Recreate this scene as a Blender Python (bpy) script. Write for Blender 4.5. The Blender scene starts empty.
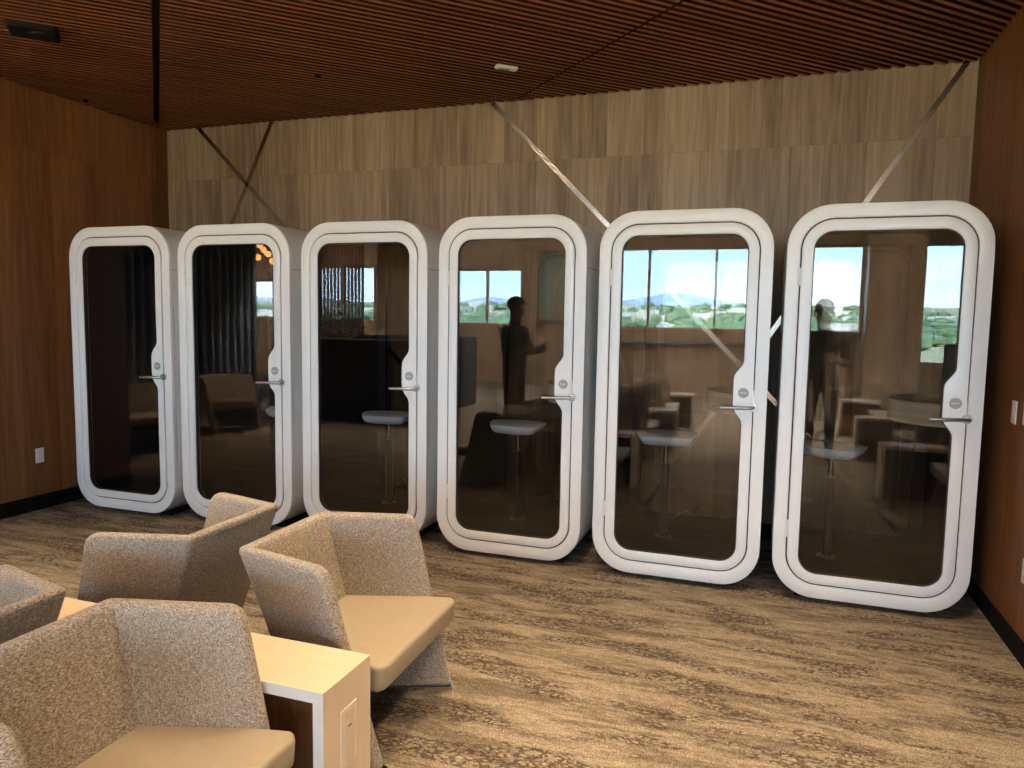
import bpy, bmesh, math, random
from mathutils import Vector, Matrix
random.seed(7)
S = bpy.context.scene
COL = S.collection
PI = math.pi

# ------------------------------------------------------------------ materials
def new_mat(name):
    m = bpy.data.materials.new(name); m.use_nodes = True
    nt = m.node_tree; nt.nodes.clear()
    out = nt.nodes.new('ShaderNodeOutputMaterial')
    return m, nt, out
def N(nt, t, **kw):
    n = nt.nodes.new(t)
    for k, v in kw.items():
        if k.startswith('i_'):
            key = k[2:]
            n.inputs[int(key) if key.isdigit() else key.replace('_', ' ')].default_value = v
        else: setattr(n, k, v)
    return n
def L(nt, a, b): nt.links.new(a, b)
def ramp(nt, stops):
    r = nt.nodes.new('ShaderNodeValToRGB'); e = r.color_ramp.elements
    while len(e) < len(stops): e.new(0.5)
    for k, (p, c) in zip(e, stops): k.position = p; k.color = (c[0], c[1], c[2], 1)
    return r
def pbr(nt, out, rough=0.5, metal=0.0, color=None, spec=None):
    b = nt.nodes.new('ShaderNodeBsdfPrincipled')
    b.inputs['Roughness'].default_value = rough; b.inputs['Metallic'].default_value = metal
    if spec is not None: b.inputs['Specular IOR Level'].default_value = spec
    if color: b.inputs['Base Color'].default_value = (*color, 1)
    L(nt, b.outputs[0], out.inputs[0]); return b
def plain(name, color, rough=0.5, metal=0.0, spec=None, var=0.06, scale=12):
    m, nt, out = new_mat(name); b = pbr(nt, out, rough, metal, color, spec)
    tc = N(nt, 'ShaderNodeTexCoord'); n = N(nt, 'ShaderNodeTexNoise', i_Scale=scale, i_Detail=3.0)
    L(nt, tc.outputs['Object'], n.inputs['Vector'])
    r = ramp(nt, [(0.3, [c*(1-var) for c in color]), (0.7, [min(1, c*(1+var)) for c in color])])
    L(nt, n.outputs['Fac'], r.inputs[0]); L(nt, r.outputs[0], b.inputs['Base Color'])
    return m
def mapped(nt, scale=(1, 1, 1), rot=(0, 0, 0), coord='Object'):
    tc = N(nt, 'ShaderNodeTexCoord'); mp = N(nt, 'ShaderNodeMapping')
    mp.inputs['Scale'].default_value = scale; mp.inputs['Rotation'].default_value = rot
    L(nt, tc.outputs[coord], mp.inputs['Vector']); return mp
def mixc(nt, a, b, fac, mode='MIX'):
    m = nt.nodes.new('ShaderNodeMix'); m.data_type = 'RGBA'; m.blend_type = mode
    for sock, v in ((m.inputs[0], fac), (m.inputs[6], a), (m.inputs[7], b)):
        if hasattr(v, 'is_output'): L(nt, v, sock)
        elif isinstance(v, (int, float)): sock.default_value = v
        else: sock.default_value = (*v, 1)
    return m.outputs[2]

def veneer(name, dark, light, axis='X', width=0.45, height=2.777, rough=0.45, tone=0.25, spec=0.3):
    """vertical veneer planks: random tone per plank, grain along z, horizontal joint at `height`"""
    m, nt, out = new_mat(name); b = pbr(nt, out, rough, spec=spec)
    tc = N(nt, 'ShaderNodeTexCoord'); sp = N(nt, 'ShaderNodeSeparateXYZ'); L(nt, tc.outputs['Object'], sp.inputs[0])
    u = sp.outputs[0 if axis == 'X' else 1]
    # plank id
    def m1(op, a, v=None, c=None):
        n = N(nt, 'ShaderNodeMath', operation=op)
        if hasattr(a, 'is_output'): L(nt, a, n.inputs[0])
        else: n.inputs[0].default_value = a
        if v is not None:
            if hasattr(v, 'is_output'): L(nt, v, n.inputs[1])
            else: n.inputs[1].default_value = v
        if c is not None: n.inputs[2].default_value = c
        return n.outputs[0]
    uw = m1('DIVIDE', u, width); idx = m1('FLOOR', uw)
    zr = m1('FLOOR', m1('DIVIDE', sp.outputs[2], height))
    cm = N(nt, 'ShaderNodeCombineXYZ'); L(nt, idx, cm.inputs[0])
    wn = N(nt, 'ShaderNodeTexWhiteNoise', noise_dimensions='2D'); L(nt, cm.outputs[0], wn.inputs[0])
    # narrower strips inside a plank (bookmatched flitches)
    idx2 = m1('FLOOR', m1('DIVIDE', u, width/3.3)); cm2 = N(nt, 'ShaderNodeCombineXYZ'); L(nt, idx2, cm2.inputs[0]); L(nt, zr, cm2.inputs[1])
    wn2 = N(nt, 'ShaderNodeTexWhiteNoise', noise_dimensions='2D'); L(nt, cm2.outputs[0], wn2.inputs[0])
    off = N(nt, 'ShaderNodeVectorMath', operation='MULTIPLY_ADD'); L(nt, wn2.outputs['Color'], off.inputs[0])
    off.inputs[1].default_value = (7, 7, 7); L(nt, tc.outputs['Object'], off.inputs[2])
    mp = N(nt, 'ShaderNodeMapping'); mp.inputs['Scale'].default_value = (1, 1, 0.06); L(nt, off.outputs[0], mp.inputs[0])
    n1 = N(nt, 'ShaderNodeTexNoise', i_Scale=28.0, i_Detail=5.0, i_Distortion=0.4); L(nt, mp.outputs[0], n1.inputs['Vector'])
    mp2 = N(nt, 'ShaderNodeMapping'); mp2.inputs['Scale'].default_value = (1, 1, 0.025); L(nt, off.outputs[0], mp2.inputs[0])
    n2 = N(nt, 'ShaderNodeTexNoise', i_Scale=140.0, i_Detail=2.0); L(nt, mp2.outputs[0], n2.inputs['Vector'])
    f = m1('MULTIPLY_ADD', n1.outputs['Fac'], 0.85, -0.15); f2 = m1('MULTIPLY', n2.outputs['Fac'], 0.4); f3 = m1('ADD', f, f2)
    t1 = m1('MULTIPLY_ADD', wn.outputs['Value'], tone, -tone/2); t2 = m1('MULTIPLY_ADD', wn2.outputs['Value'], tone*0.7, -tone*0.35)
    f4 = m1('ADD', m1('ADD', f3, t1), t2)
    r = ramp(nt, [(0.2, dark), (0.5, [(a+c)/2 for a, c in zip(dark, light)]), (0.8, light)]); L(nt, f4, r.inputs[0])
    # joints
    fr = m1('FRACT', uw); j1 = m1('LESS_THAN', fr, 0.006)
    frz = m1('FRACT', m1('DIVIDE', sp.outputs[2], height)); j2 = m1('LESS_THAN', frz, 0.0012)
    j = m1('MAXIMUM', j1, j2)
    c = mixc(nt, r.outputs[0], [d*0.75 for d in dark], m1('MULTIPLY', j, 0.4))
    L(nt, c, b.inputs['Base Color'])
    bp = N(nt, 'ShaderNodeBump', i_Strength=0.08, i_Distance=0.01); L(nt, n2.outputs['Fac'], bp.inputs['Height']); L(nt, bp.outputs[0], b.inputs['Normal'])
    return m

def simple_wood(name, dark, light, grain=(1, 14, 14), rough=0.45, spec=0.35, scale=3.0, island=0.0):
    m, nt, out = new_mat(name); b = pbr(nt, out, rough, spec=spec)
    mp = mapped(nt, grain); n1 = N(nt, 'ShaderNodeTexNoise', i_Scale=scale, i_Detail=6.0, i_Distortion=0.5); L(nt, mp.outputs[0], n1.inputs['Vector'])
    r = ramp(nt, [(0.3, dark), (0.7, light)])
    if island:
        g = N(nt, 'ShaderNodeNewGeometry')
        a = N(nt, 'ShaderNodeMath', operation='MULTIPLY_ADD'); L(nt, g.outputs['Random Per Island'], a.inputs[0]); a.inputs[1].default_value = island; a.inputs[2].default_value = -island/2
        a2 = N(nt, 'ShaderNodeMath', operation='ADD'); L(nt, a.outputs[0], a2.inputs[0]); L(nt, n1.outputs['Fac'], a2.inputs[1]); L(nt, a2.outputs[0], r.inputs[0])
    else: L(nt, n1.outputs['Fac'], r.inputs[0])
    L(nt, r.outputs[0], b.inputs['Base Color']); return m

def carpet_mat():
    m, nt, out = new_mat('carpet'); b = pbr(nt, out, 0.95, spec=0.1)
    tc = N(nt, 'ShaderNodeTexCoord')
    def noise(scale, sc, detail=3.0, dist=0.0):
        mp = N(nt, 'ShaderNodeMapping'); mp.inputs['Scale'].default_value = sc; L(nt, tc.outputs['Object'], mp.inputs[0])
        n = N(nt, 'ShaderNodeTexNoise', i_Scale=scale, i_Detail=detail, i_Distortion=dist); L(nt, mp.outputs[0], n.inputs['Vector']); return n.outputs['Fac']
    streak = noise(1.0, (1.9, 10.0, 1), 9.0, 1.0)
    streak2 = noise(1.0, (4.5, 22.0, 1), 5.0, 1.0)
    patch = noise(1.0, (1.8, 7.0, 1), 6.0, 0.8)
    pile = noise(130.0, (1, 1, 1), 2.0)
    pile2 = noise(38.0, (0.7, 1.3, 1), 3.0)
    base = ramp(nt, [(0.36, (0.195, 0.158, 0.112)), (0.44, (0.24, 0.196, 0.14)), (0.50, (0.30, 0.25, 0.18)), (0.68, (0.345, 0.29, 0.215))]); L(nt, streak, base.inputs[0])
    c = mixc(nt, base.outputs[0], (0.15, 0.115, 0.075), 0.0)
    gr = N(nt, 'ShaderNodeMath', operation='MULTIPLY_ADD'); L(nt, pile2, gr.inputs[0]); gr.inputs[1].default_value = 0.30; gr.inputs[2].default_value = -0.15
    gs = N(nt, 'ShaderNodeMath', operation='ADD'); L(nt, streak, gs.inputs[0]); L(nt, gr.outputs[0], gs.inputs[1]); L(nt, gs.outputs[0], base.inputs[0])
    r2 = ramp(nt, [(0.38, (0.74, 0.73, 0.72)), (0.50, (1, 1, 1))]); L(nt, streak2, r2.inputs[0])
    c = mixc(nt, base.outputs[0], r2.outputs[0], 0.75, 'MULTIPLY')
    # pebble cells: dark cracks in patches
    mp = N(nt, 'ShaderNodeMapping'); mp.inputs['Scale'].default_value = (0.75, 1.15, 1); L(nt, tc.outputs['Object'], mp.inputs[0])
    dn = N(nt, 'ShaderNodeTexNoise', i_Scale=30.0, i_Detail=2.0); L(nt, mp.outputs[0], dn.inputs['Vector'])
    ad = N(nt, 'ShaderNodeVectorMath', operation='MULTIPLY_ADD'); L(nt, dn.outputs['Color'], ad.inputs[0]); ad.inputs[1].default_value = (0.03, 0.03, 0); L(nt, mp.outputs[0], ad.inputs[2])
    v = N(nt, 'ShaderNodeTexVoronoi', feature='DISTANCE_TO_EDGE', i_Scale=42.0); L(nt, ad.outputs[0], v.inputs['Vector'])
    vr = ramp(nt, [(0.09, (1, 1, 1)), (0.25, (0, 0, 0))]); L(nt, v.outputs['Distance'], vr.inputs[0])
    pr = ramp(nt, [(0.47, (0, 0, 0)), (0.56, (1, 1, 1))]); L(nt, patch, pr.inputs[0])
    brk = ramp(nt, [(0.40, (0, 0, 0)), (0.50, (1, 1, 1))]); L(nt, pile2, brk.inputs[0])
    mk = N(nt, 'ShaderNodeMath', operation='MULTIPLY'); L(nt, vr.outputs[0], mk.inputs[0]); L(nt, pr.outputs[0], mk.inputs[1])
    mk2 = N(nt, 'ShaderNodeMath', operation='MULTIPLY'); L(nt, mk.outputs[0], mk2.inputs[0]); L(nt, brk.outputs[0], mk2.inputs[1])
    mk3 = N(nt, 'ShaderNodeMath', operation='MULTIPLY'); L(nt, mk2.outputs[0], mk3.inputs[0]); mk3.inputs[1].default_value = 0.8
    c = mixc(nt, c, (0.045, 0.028, 0.022), mk3.outputs[0])
    pl = ramp(nt, [(0.34, (0.5, 0.5, 0.5)), (0.66, (1.35, 1.35, 1.35))]); L(nt, pile, pl.inputs[0])
    c = mixc(nt, c, pl.outputs[0], 0.8, 'MULTIPLY')
    pl2 = ramp(nt, [(0.3, (0.8, 0.8, 0.8)), (0.7, (1.15, 1.15, 1.15))]); L(nt, pile2, pl2.inputs[0])
    c = mixc(nt, c, pl2.outputs[0], 0.8, 'MULTIPLY')
    L(nt, c, b.inputs['Base Color'])
    bp = N(nt, 'ShaderNodeBump', i_Strength=0.6, i_Distance=0.008); L(nt, pile, bp.inputs['Height']); L(nt, bp.outputs[0], b.inputs['Normal'])
    return m

def tweed(name, c1, c2, c3):
    m, nt, out = new_mat(name); b = pbr(nt, out, 0.9, spec=0.15)
    b.inputs['Sheen Weight'].default_value = 0.25; b.inputs['Sheen Roughness'].default_value = 0.5
    tc = N(nt, 'ShaderNodeTexCoord')
    def noise(scale, sc, detail=2.0):
        mp = N(nt, 'ShaderNodeMapping'); mp.inputs['Scale'].default_value = sc; L(nt, tc.outputs['Object'], mp.inputs[0])
        n = N(nt, 'ShaderNodeTexNoise', i_Scale=scale, i_Detail=detail); L(nt, mp.outputs[0], n.inputs['Vector']); return n.outputs['Fac']
    a = noise(300.0, (1, 0.35, 1.8)); d = noise(300.0, (0.6, 1.2, 0.45)); e = noise(90.0, (1, 1, 1), 3.0)
    r = ramp(nt, [(0.33, c1), (0.5, c2), (0.66, c3)]); L(nt, a, r.inputs[0])
    r2 = ramp(nt, [(0.35, (0.66, 0.64, 0.62)), (0.6, (1.12, 1.12, 1.12))]); L(nt, d, r2.inputs[0])
    c = mixc(nt, r.outputs[0], r2.outputs[0], 0.85, 'MULTIPLY')
    r3 = ramp(nt, [(0.35, (0.85, 0.84, 0.83)), (0.65, (1.08, 1.08, 1.08))]); L(nt, e, r3.inputs[0])
    c = mixc(nt, c, r3.outputs[0], 0.8, 'MULTIPLY'); L(nt, c, b.inputs['Base Color'])
    ad = N(nt, 'ShaderNodeMath', operation='ADD'); L(nt, a, ad.inputs[0]); L(nt, d, ad.inputs[1])
    bp = N(nt, 'ShaderNodeBump', i_Strength=0.5, i_Distance=0.004); L(nt, ad.outputs[0], bp.inputs['Height']); L(nt, bp.outputs[0], b.inputs['Normal'])
    return m

def glass_mat(name, tint, r0, spread=0.9):
    m, nt, out = new_mat(name)
    lw = N(nt, 'ShaderNodeLayerWeight', i_Blend=0.5)
    p = N(nt, 'ShaderNodeMath', operation='POWER'); L(nt, lw.outputs['Facing'], p.inputs[0]); p.inputs[1].default_value = 5.0
    f = N(nt, 'ShaderNodeMath', operation='MULTIPLY_ADD'); L(nt, p.outputs[0], f.inputs[0]); f.inputs[1].default_value = spread; f.inputs[2].default_value = r0
    t = N(nt, 'ShaderNodeBsdfTransparent'); t.inputs[0].default_value = (*tint, 1)
    g = N(nt, 'ShaderNodeBsdfGlossy'); g.inputs['Roughness'].default_value = 0.0; g.inputs[0].default_value = (1, 1, 1, 1)
    mx = N(nt, 'ShaderNodeMixShader'); L(nt, f.outputs[0], mx.inputs[0]); L(nt, t.outputs[0], mx.inputs[1]); L(nt, g.outputs[0], mx.inputs[2])
    L(nt, mx.outputs[0], out.inputs[0]); return m
def emit(name, color, strength):
    m, nt, out = new_mat(name); e = N(nt, 'ShaderNodeEmission', i_Strength=strength); e.inputs[0].default_value = (*color, 1)
    L(nt, e.outputs[0], out.inputs[0]); return m

M = {}
M['carpet'] = carpet_mat()
M['wall_grey'] = veneer('grey_walnut_veneer', (0.15, 0.098, 0.06), (0.38, 0.285, 0.19), 'X', 0.45, tone=0.36)
M['wall_red'] = veneer('red_walnut_veneer', (0.13, 0.049, 0.015), (0.29, 0.13, 0.048), 'Y', 0.5, 2.777, tone=0.3)
M['wall_redx'] = veneer('red_walnut_veneer_lounge', (0.10, 0.04, 0.014), (0.28, 0.14, 0.06), 'X', 0.6, 3.6)
M['ceiling'] = simple_wood('ceiling_slat_wood', (0.20, 0.075, 0.025), (0.34, 0.128, 0.042), (0.5, 0.5, 0.5), 0.5, 0.25, 2.0, island=0.45)
M['slat_flank'] = plain('slat_flank_painted_shade', (0.035, 0.012, 0.005), 0.7, 0, 0.2)  # shade between battens, painted as a darker colour on their sides
M['ceiling_back'] = plain('ceiling_black', (0.006, 0.005, 0.005), 0.9)
M['lounge_ceiling'] = simple_wood('lounge_ceiling_wood', (0.34, 0.21, 0.12), (0.5, 0.33, 0.2), (6, 0.5, 1), 0.6)
M['black'] = plain('black_base', (0.006, 0.005, 0.005), 0.85, 0, 0.15)
M['strip'] = plain('brushed_metal_strip', (0.46, 0.42, 0.38), 0.2, 1.0)
M['white'] = plain('white_lacquer', (0.84, 0.84, 0.83), 0.28, 0, 0.5, 0.01)
M['seam'] = plain('dark_rubber_seal', (0.03, 0.022, 0.028), 0.6)
M['felt'] = plain('charcoal_felt_lining', (0.030, 0.031, 0.034), 0.95, 0, 0.1, 0.15, 60)
M['glass'] = glass_mat('booth_glass', (0.82, 0.81, 0.79), 0.047, 0.7)
M['winglass'] = glass_mat('window_glass', (0.97, 0.98, 0.98), 0.03, 0.8)
M['chrome'] = plain('polished_chrome', (0.8, 0.8, 0.8), 0.12, 1.0)
M['steel'] = plain('satin_steel', (0.42, 0.41, 0.40), 0.3, 1.0)
M['badge'] = plain('grey_badge', (0.33, 0.33, 0.33), 0.5)
M['stool'] = plain('pale_grey_stool_fabric', (0.74, 0.78, 0.82), 0.85, 0, 0.2)
M['blackmetal'] = plain('black_metal', (0.03, 0.03, 0.032), 0.3, 0.6)
M['tweed'] = tweed('beige_tweed', (0.17, 0.135, 0.095), (0.37, 0.315, 0.245), (0.62, 0.57, 0.50))
M['leather'] = plain('tan_leather', (0.36, 0.30, 0.215), 0.42, 0, 0.4, 0.03, 30)
M['maple'] = simple_wood('maple_laminate', (0.66, 0.53, 0.37), (0.72, 0.59, 0.43), (1.2, 9, 9), 0.38, 0.4, 2.0)
M['maple_v'] = simple_wood('maple_laminate_vertical', (0.66, 0.53, 0.37), (0.72, 0.59, 0.43), (9, 9, 1.2), 0.38, 0.4, 2.0)
M['edge'] = plain('white_edge_band', (0.74, 0.72, 0.70), 0.4)
M['walnut'] = simple_wood('dark_walnut_panel', (0.09, 0.035, 0.014), (0.2, 0.09, 0.04), (16, 16, 0.8), 0.45, 0.3, 3.0)
M['ivory'] = plain('ivory_plastic', (0.72, 0.62, 0.47), 0.4)
M['whiteplastic'] = plain('white_plastic', (0.78, 0.76, 0.74), 0.35)
M['shelfwood'] = simple_wood('pale_striped_wood', (0.42, 0.33, 0.24), (0.62, 0.52, 0.41), (1, 1, 40), 0.5, 0.3, 2.0)
M['darkslat'] = plain('charcoal_fluted_panel', (0.15, 0.156, 0.165), 0.75, 0, 0.3)
M['darkfab'] = plain('charcoal_bench_fabric', (0.035, 0.033, 0.033), 0.9)
M['plaster'] = plain('pale_plaster', (0.55, 0.47, 0.38), 0.8)
M['skin'] = plain('skin', (0.45, 0.27, 0.19), 0.6)
M['darkcloth'] = plain('dark_clothing', (0.035, 0.032, 0.03), 0.9)
M['greycloth'] = plain('grey_clothing', (0.09, 0.08, 0.07), 0.9)
M['palecloth'] = plain('pale_patterned_shirt', (0.45, 0.42, 0.38), 0.9, var=0.5, scale=40)
M['cap'] = plain('tan_cap', (0.5, 0.38, 0.2), 0.8)
M['tree'] = plain('tree_foliage', (0.13, 0.21, 0.10), 0.9, var=0.5, scale=0.6)
M['field'] = plain('airfield_grass', (0.32, 0.33, 0.18), 0.95, var=0.3, scale=0.03)
M['hill'] = plain('blue_hazy_hills', (0.42, 0.53, 0.66), 1.0, var=0.08, scale=0.004)  # distance haze painted into the hill colour
M['town'] = plain('pale_distant_buildings', (0.7, 0.68, 0.62), 0.9, var=0.3, scale=0.05)
M['mullion'] = plain('window_mullion', (0.45, 0.33, 0.24), 0.5)
M['gold'] = emit('amber_globe_glow', (1.0, 0.52, 0.16), 9.0)
M['lampglow'] = emit('warm_lamp_lens', (1.0, 0.78, 0.5), 10.0)
M['disc'] = emit('ceiling_disc_glow', (0.93, 0.96, 1.0), 9.0)
M['brass'] = plain('brass', (0.6, 0.4, 0.16), 0.3, 1.0)
M['leaf'] = plain('plant_leaf', (0.05, 0.09, 0.03), 0.7, var=0.4)
M['flower'] = plain('dried_flower', (0.5, 0.4, 0.25), 0.8)
M['pot'] = plain('grey_pot', (0.2, 0.19, 0.18), 0.7)
M['rust'] = plain('rust_leather', (0.25, 0.08, 0.04), 0.5)
M['finred'] = plain('tail_fin_red', (0.6, 0.03, 0.05), 0.4)
M['finblue'] = plain('tail_fin_blue', (0.02, 0.08, 0.35), 0.4)

# abstract framed panel
def art_mat():
    m, nt, out = new_mat('abstract_art'); b = pbr(nt, out, 0.6)
    mp = mapped(nt, (1.2, 1, 0.8)); n = N(nt, 'ShaderNodeTexNoise', i_Scale=1.6, i_Detail=2.0, i_Distortion=1.5); L(nt, mp.outputs[0], n.inputs['Vector'])
    r = ramp(nt, [(0.42, (0.12, 0.22, 0.2)), (0.5, (0.2, 0.3, 0.27)), (0.54, (0.55, 0.26, 0.14)), (0.62, (0.6, 0.38, 0.25))]); L(nt, n.outputs['Fac'], r.inputs[0]); L(nt, r.outputs[0], b.inputs['Base Color'])
    return m
M['art'] = art_mat()

# ------------------------------------------------------------------ mesh helpers
def link(name, me, parent=None, mat=None):
    o = bpy.data.objects.new(name, me); COL.objects.link(o)
    if parent: o.parent = parent
    if mat and me: me.materials.append(mat)
    return o
def obj(name, bm, mat, parent=None, smooth=True, angle=40):
    bmesh.ops.recalc_face_normals(bm, faces=bm.faces[:])
    me = bpy.data.meshes.new(name)
    if smooth:
        lim = math.radians(angle)
        for f in bm.faces: f.smooth = True
        for e in bm.edges:
            if len(e.link_faces) == 2 and e.calc_face_angle(0) > lim: e.smooth = False
    bm.to_mesh(me); bm.free()
    return link(name, me, parent, mat)
def empty(name, loc=(0, 0, 0), rz=0.0):
    o = bpy.data.objects.new(name, None); COL.objects.link(o); o.empty_display_size = 0.1
    o.location = loc; o.rotation_euler = (0, 0, rz); return o
def tag(o, label=None, cat=None, group=None, kind=None):
    if label: o['label'] = label
    if cat: o['category'] = cat
    if group: o['group'] = group
    if kind: o['kind'] = kind
    return o
def struct(o): o['kind'] = 'structure'; return o
def box(bm, lo, hi, bev=0.0, seg=2):
    lo, hi = Vector(lo), Vector(hi)
    r = bmesh.ops.create_cube(bm, size=1.0); vs = r['verts']
    for v in vs: v.co = Vector((lo.x+(v.co.x+.5)*(hi.x-lo.x), lo.y+(v.co.y+.5)*(hi.y-lo.y), lo.z+(v.co.z+.5)*(hi.z-lo.z)))
    if bev:
        es = {e for v in vs for e in v.link_edges}
        bmesh.ops.bevel(bm, geom=list(es), offset=bev, segments=seg, profile=0.5, affect='EDGES')
    return bm
def BOX(lo, hi, bev=0.0, seg=2): return box(bmesh.new(), lo, hi, bev, seg)
def hexa(bm, p):
    """8 points: bottom 4 (ccw) then top 4"""
    v = [bm.verts.new(q) for q in p]
    for f in ((3, 2, 1, 0), (4, 5, 6, 7), (0, 1, 5, 4), (1, 2, 6, 5), (2, 3, 7, 6), (3, 0, 4, 7)): bm.faces.new([v[i] for i in f])
    return v
def tube(bm, pts, r, seg=10, cap=True):
    pts = [Vector(p) for p in pts]; rings = []
    for i, p in enumerate(pts):
        d = (pts[min(i+1, len(pts)-1)] - pts[max(i-1, 0)]).normalized()
        up = Vector((0, 0, 1)) if abs(d.z) < 0.95 else Vector((1, 0, 0))
        a = d.cross(up).normalized(); b = d.cross(a)
        rr = r[i] if isinstance(r, (list, tuple)) else r
        rings.append([bm.verts.new(p + a*rr*math.cos(2*PI*k/seg) + b*rr*math.sin(2*PI*k/seg)) for k in range(seg)])
    for A, B in zip(rings, rings[1:]):
        for k in range(seg): bm.faces.new((A[k], A[(k+1) % seg], B[(k+1) % seg], B[k]))
    if cap: bm.faces.new(rings[0][::-1]); bm.faces.new(rings[-1])
    return bm
def lathe(bm, prof, c=(0, 0, 0), seg=24):
    """prof: list of (r, z) from bottom to top, closed on the axis with caps"""
    c = Vector(c); rings = [[bm.verts.new(c + Vector((r*math.cos(2*PI*k/seg), r*math.sin(2*PI*k/seg), z))) for k in range(seg)] for r, z in prof]
    for A, B in zip(rings, rings[1:]):
        for k in range(seg): bm.faces.new((A[k], A[(k+1) % seg], B[(k+1) % seg], B[k]))
    bm.faces.new(rings[0][::-1]); bm.faces.new(rings[-1]); return bm
def disc_y(bm, cx, cz, r, y0, y1, seg=20):
    """short cylinder along y"""
    A = [bm.verts.new((cx+r*math.cos(2*PI*k/seg), y0, cz+r*math.sin(2*PI*k/seg))) for k in range(seg)]
    B = [bm.verts.new((cx+r*math.cos(2*PI*k/seg), y1, cz+r*math.sin(2*PI*k/seg))) for k in range(seg)]
    for k in range(seg): bm.faces.new((A[k], A[(k+1) % seg], B[(k+1) % seg], B[k]))
    bm.faces.new(A[::-1]); bm.faces.new(B); return bm
def copy_tree(o, parent=None):
    c = o.copy(); COL.objects.link(c)
    if parent: c.parent = parent
    for ch in list(o.children): copy_tree(ch, c)
    return c

# rounded-rectangle outline in (x, z); right straight side is sampled so a latch bulge can be added
NC, NR = 10, 24
def rrect(x0, x1, z0, z1, r, bulge=None):
    pts = []
    def arc(cx, cz, a0):
        for k in range(NC+1):
            a = a0 + (PI/2)*k/NC; pts.append([cx+r*math.cos(a), cz+r*math.sin(a)])
    arc(x0+r, z0+r, PI)            # bottom-left
    arc(x1-r, z0+r, -PI/2)         # bottom-right
    for k in range(1, NR):
        # straight right side; samples packed where the latch bulge sits
        t = k/NR; z = z0+r+(z1-r-z0-r)*t
        if bulge:
            bz0, bz1, bd, bt = bulge
            if k <= 2: z = z0+r+(bz0-z0-r)*k/2
            elif k >= NR-2: z = bz1+(z1-r-bz1)*(k-NR+2)/2
            else: z = bz0+(bz1-bz0)*(k-2)/(NR-4)
            s = lambda q: q*q*(3-2*q)
            q = min(1, max(0, (z-bz0)/bt)); q2 = min(1, max(0, (bz1-z)/bt))
            pts.append([x1-bd*s(min(q, q2)), z])
        else: pts.append([x1, z])
    arc(x1-r, z1-r, 0); arc(x0+r, z1-r, PI/2)
    return pts
def ring_solid(bm, outer, inner, y0, y1, bev=0.0):
    n = len(outer)
    def loop(pts, y): return [bm.verts.new((p[0], y, p[1])) for p in pts]
    O0, O1, I0, I1 = loop(outer, y0), loop(outer, y1), loop(inner, y0), loop(inner, y1)
    for k in range(n):
        j = (k+1) % n
        bm.faces.new((O0[k], O0[j], I0[j], I0[k])); bm.faces.new((O1[j], O1[k], I1[k], I1[j]))
        bm.faces.new((O0[j], O0[k], O1[k], O1[j])); bm.faces.new((I0[k], I0[j], I1[j], I1[k]))
    if bev:
        es = [e for L_ in (O0, I0) for k in range(n) for e in L_[k].link_edges if e.other_vert(L_[k]) in (L_[(k+1) % n],)]
        bmesh.ops.bevel(bm, geom=es, offset=bev, segments=2, profile=0.5, affect='EDGES')
    return bm
def tube_shell(bm, outer, inner, y0, y1): return ring_solid(bm, outer, inner, y0, y1)
def plate(bm, outline, y0, y1):
    A = [bm.verts.new((p[0], y0, p[1])) for p in outline]; B = [bm.verts.new((p[0], y1, p[1])) for p in outline]
    n = len(A)
    for k in range(n): bm.faces.new((A[k], A[(k+1) % n], B[(k+1) % n], B[k]))
    bm.faces.new(A[::-1]); bm.faces.new(B); return bm

# ------------------------------------------------------------------ dimensions (metres; alcove back wall toward +y)
XL, XR, YB, ZC = -5.93, 0.62, 1.2, 3.24
YL_END, YR_END = -0.74, -1.0
WX0, WX1, YS = -16.0, 6.0, -12.5       # lounge extents

# ------------------------------------------------------------------ room shell
struct(obj('floor', BOX((WX0-.2, YS-.2, -0.1), (WX1+.2, YB+.2, 0)), M['carpet'], smooth=False))
struct(obj('wall_back', BOX((XL-.15, YB, 0), (XR+.15, YB+.15, 3.4)), M['wall_grey'], smooth=False))
struct(obj('wall_left', BOX((XL-.15, YL_END, 0), (XL, YB, 3.4)), M['wall_red'], smooth=False))
struct(obj('wall_right', BOX((XR, YR_END, 0), (XR+.15, YB, 3.4)), M['wall_red'], smooth=False))
bm = BOX((XL, YL_END-.003, 0), (XL+.012, YB, 0.115)); struct(obj('baseboard_left', bm, M['black'], smooth=False))
bm = BOX((XR-.012, YR_END, 0), (XR, YB, 0.10)); struct(obj('baseboard_right', bm, M['black'], smooth=False))
bm = BOX((XL+.012, YB-.012, 0), (XR-.012, YB, 0.11)); struct(obj('baseboard_back', bm, M['black'], smooth=False))
# diagonal metal inlay strips on the back wall
def strip(n, a, b, w=0.034):
    a, b = Vector((a[0], 0, a[1])), Vector((b[0], 0, b[1])); d = (b-a).normalized(); s = Vector((-d.z, 0, d.x))*w/2
    bm = bmesh.new(); y0, y1 = YB-.008, YB+.01
    P = [a-s, b-s, b+s, a+s]
    hexa(bm, [Vector((p.x, y1, p.z)) for p in P] + [Vector((p.x, y0, p.z)) for p in P])
    struct(obj('trim_%d' % n, bm, M['strip'], smooth=False))
strip(1, (-5.568, 3.25), (-3.3, 0.985)); strip(2, (-4.757, 3.25), (-5.9, 1.035))
strip(3, (-2.70, 3.25), (0.4, 0.075)); strip(4, (0.560, 3.25), (-1.40, 0.14))

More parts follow.
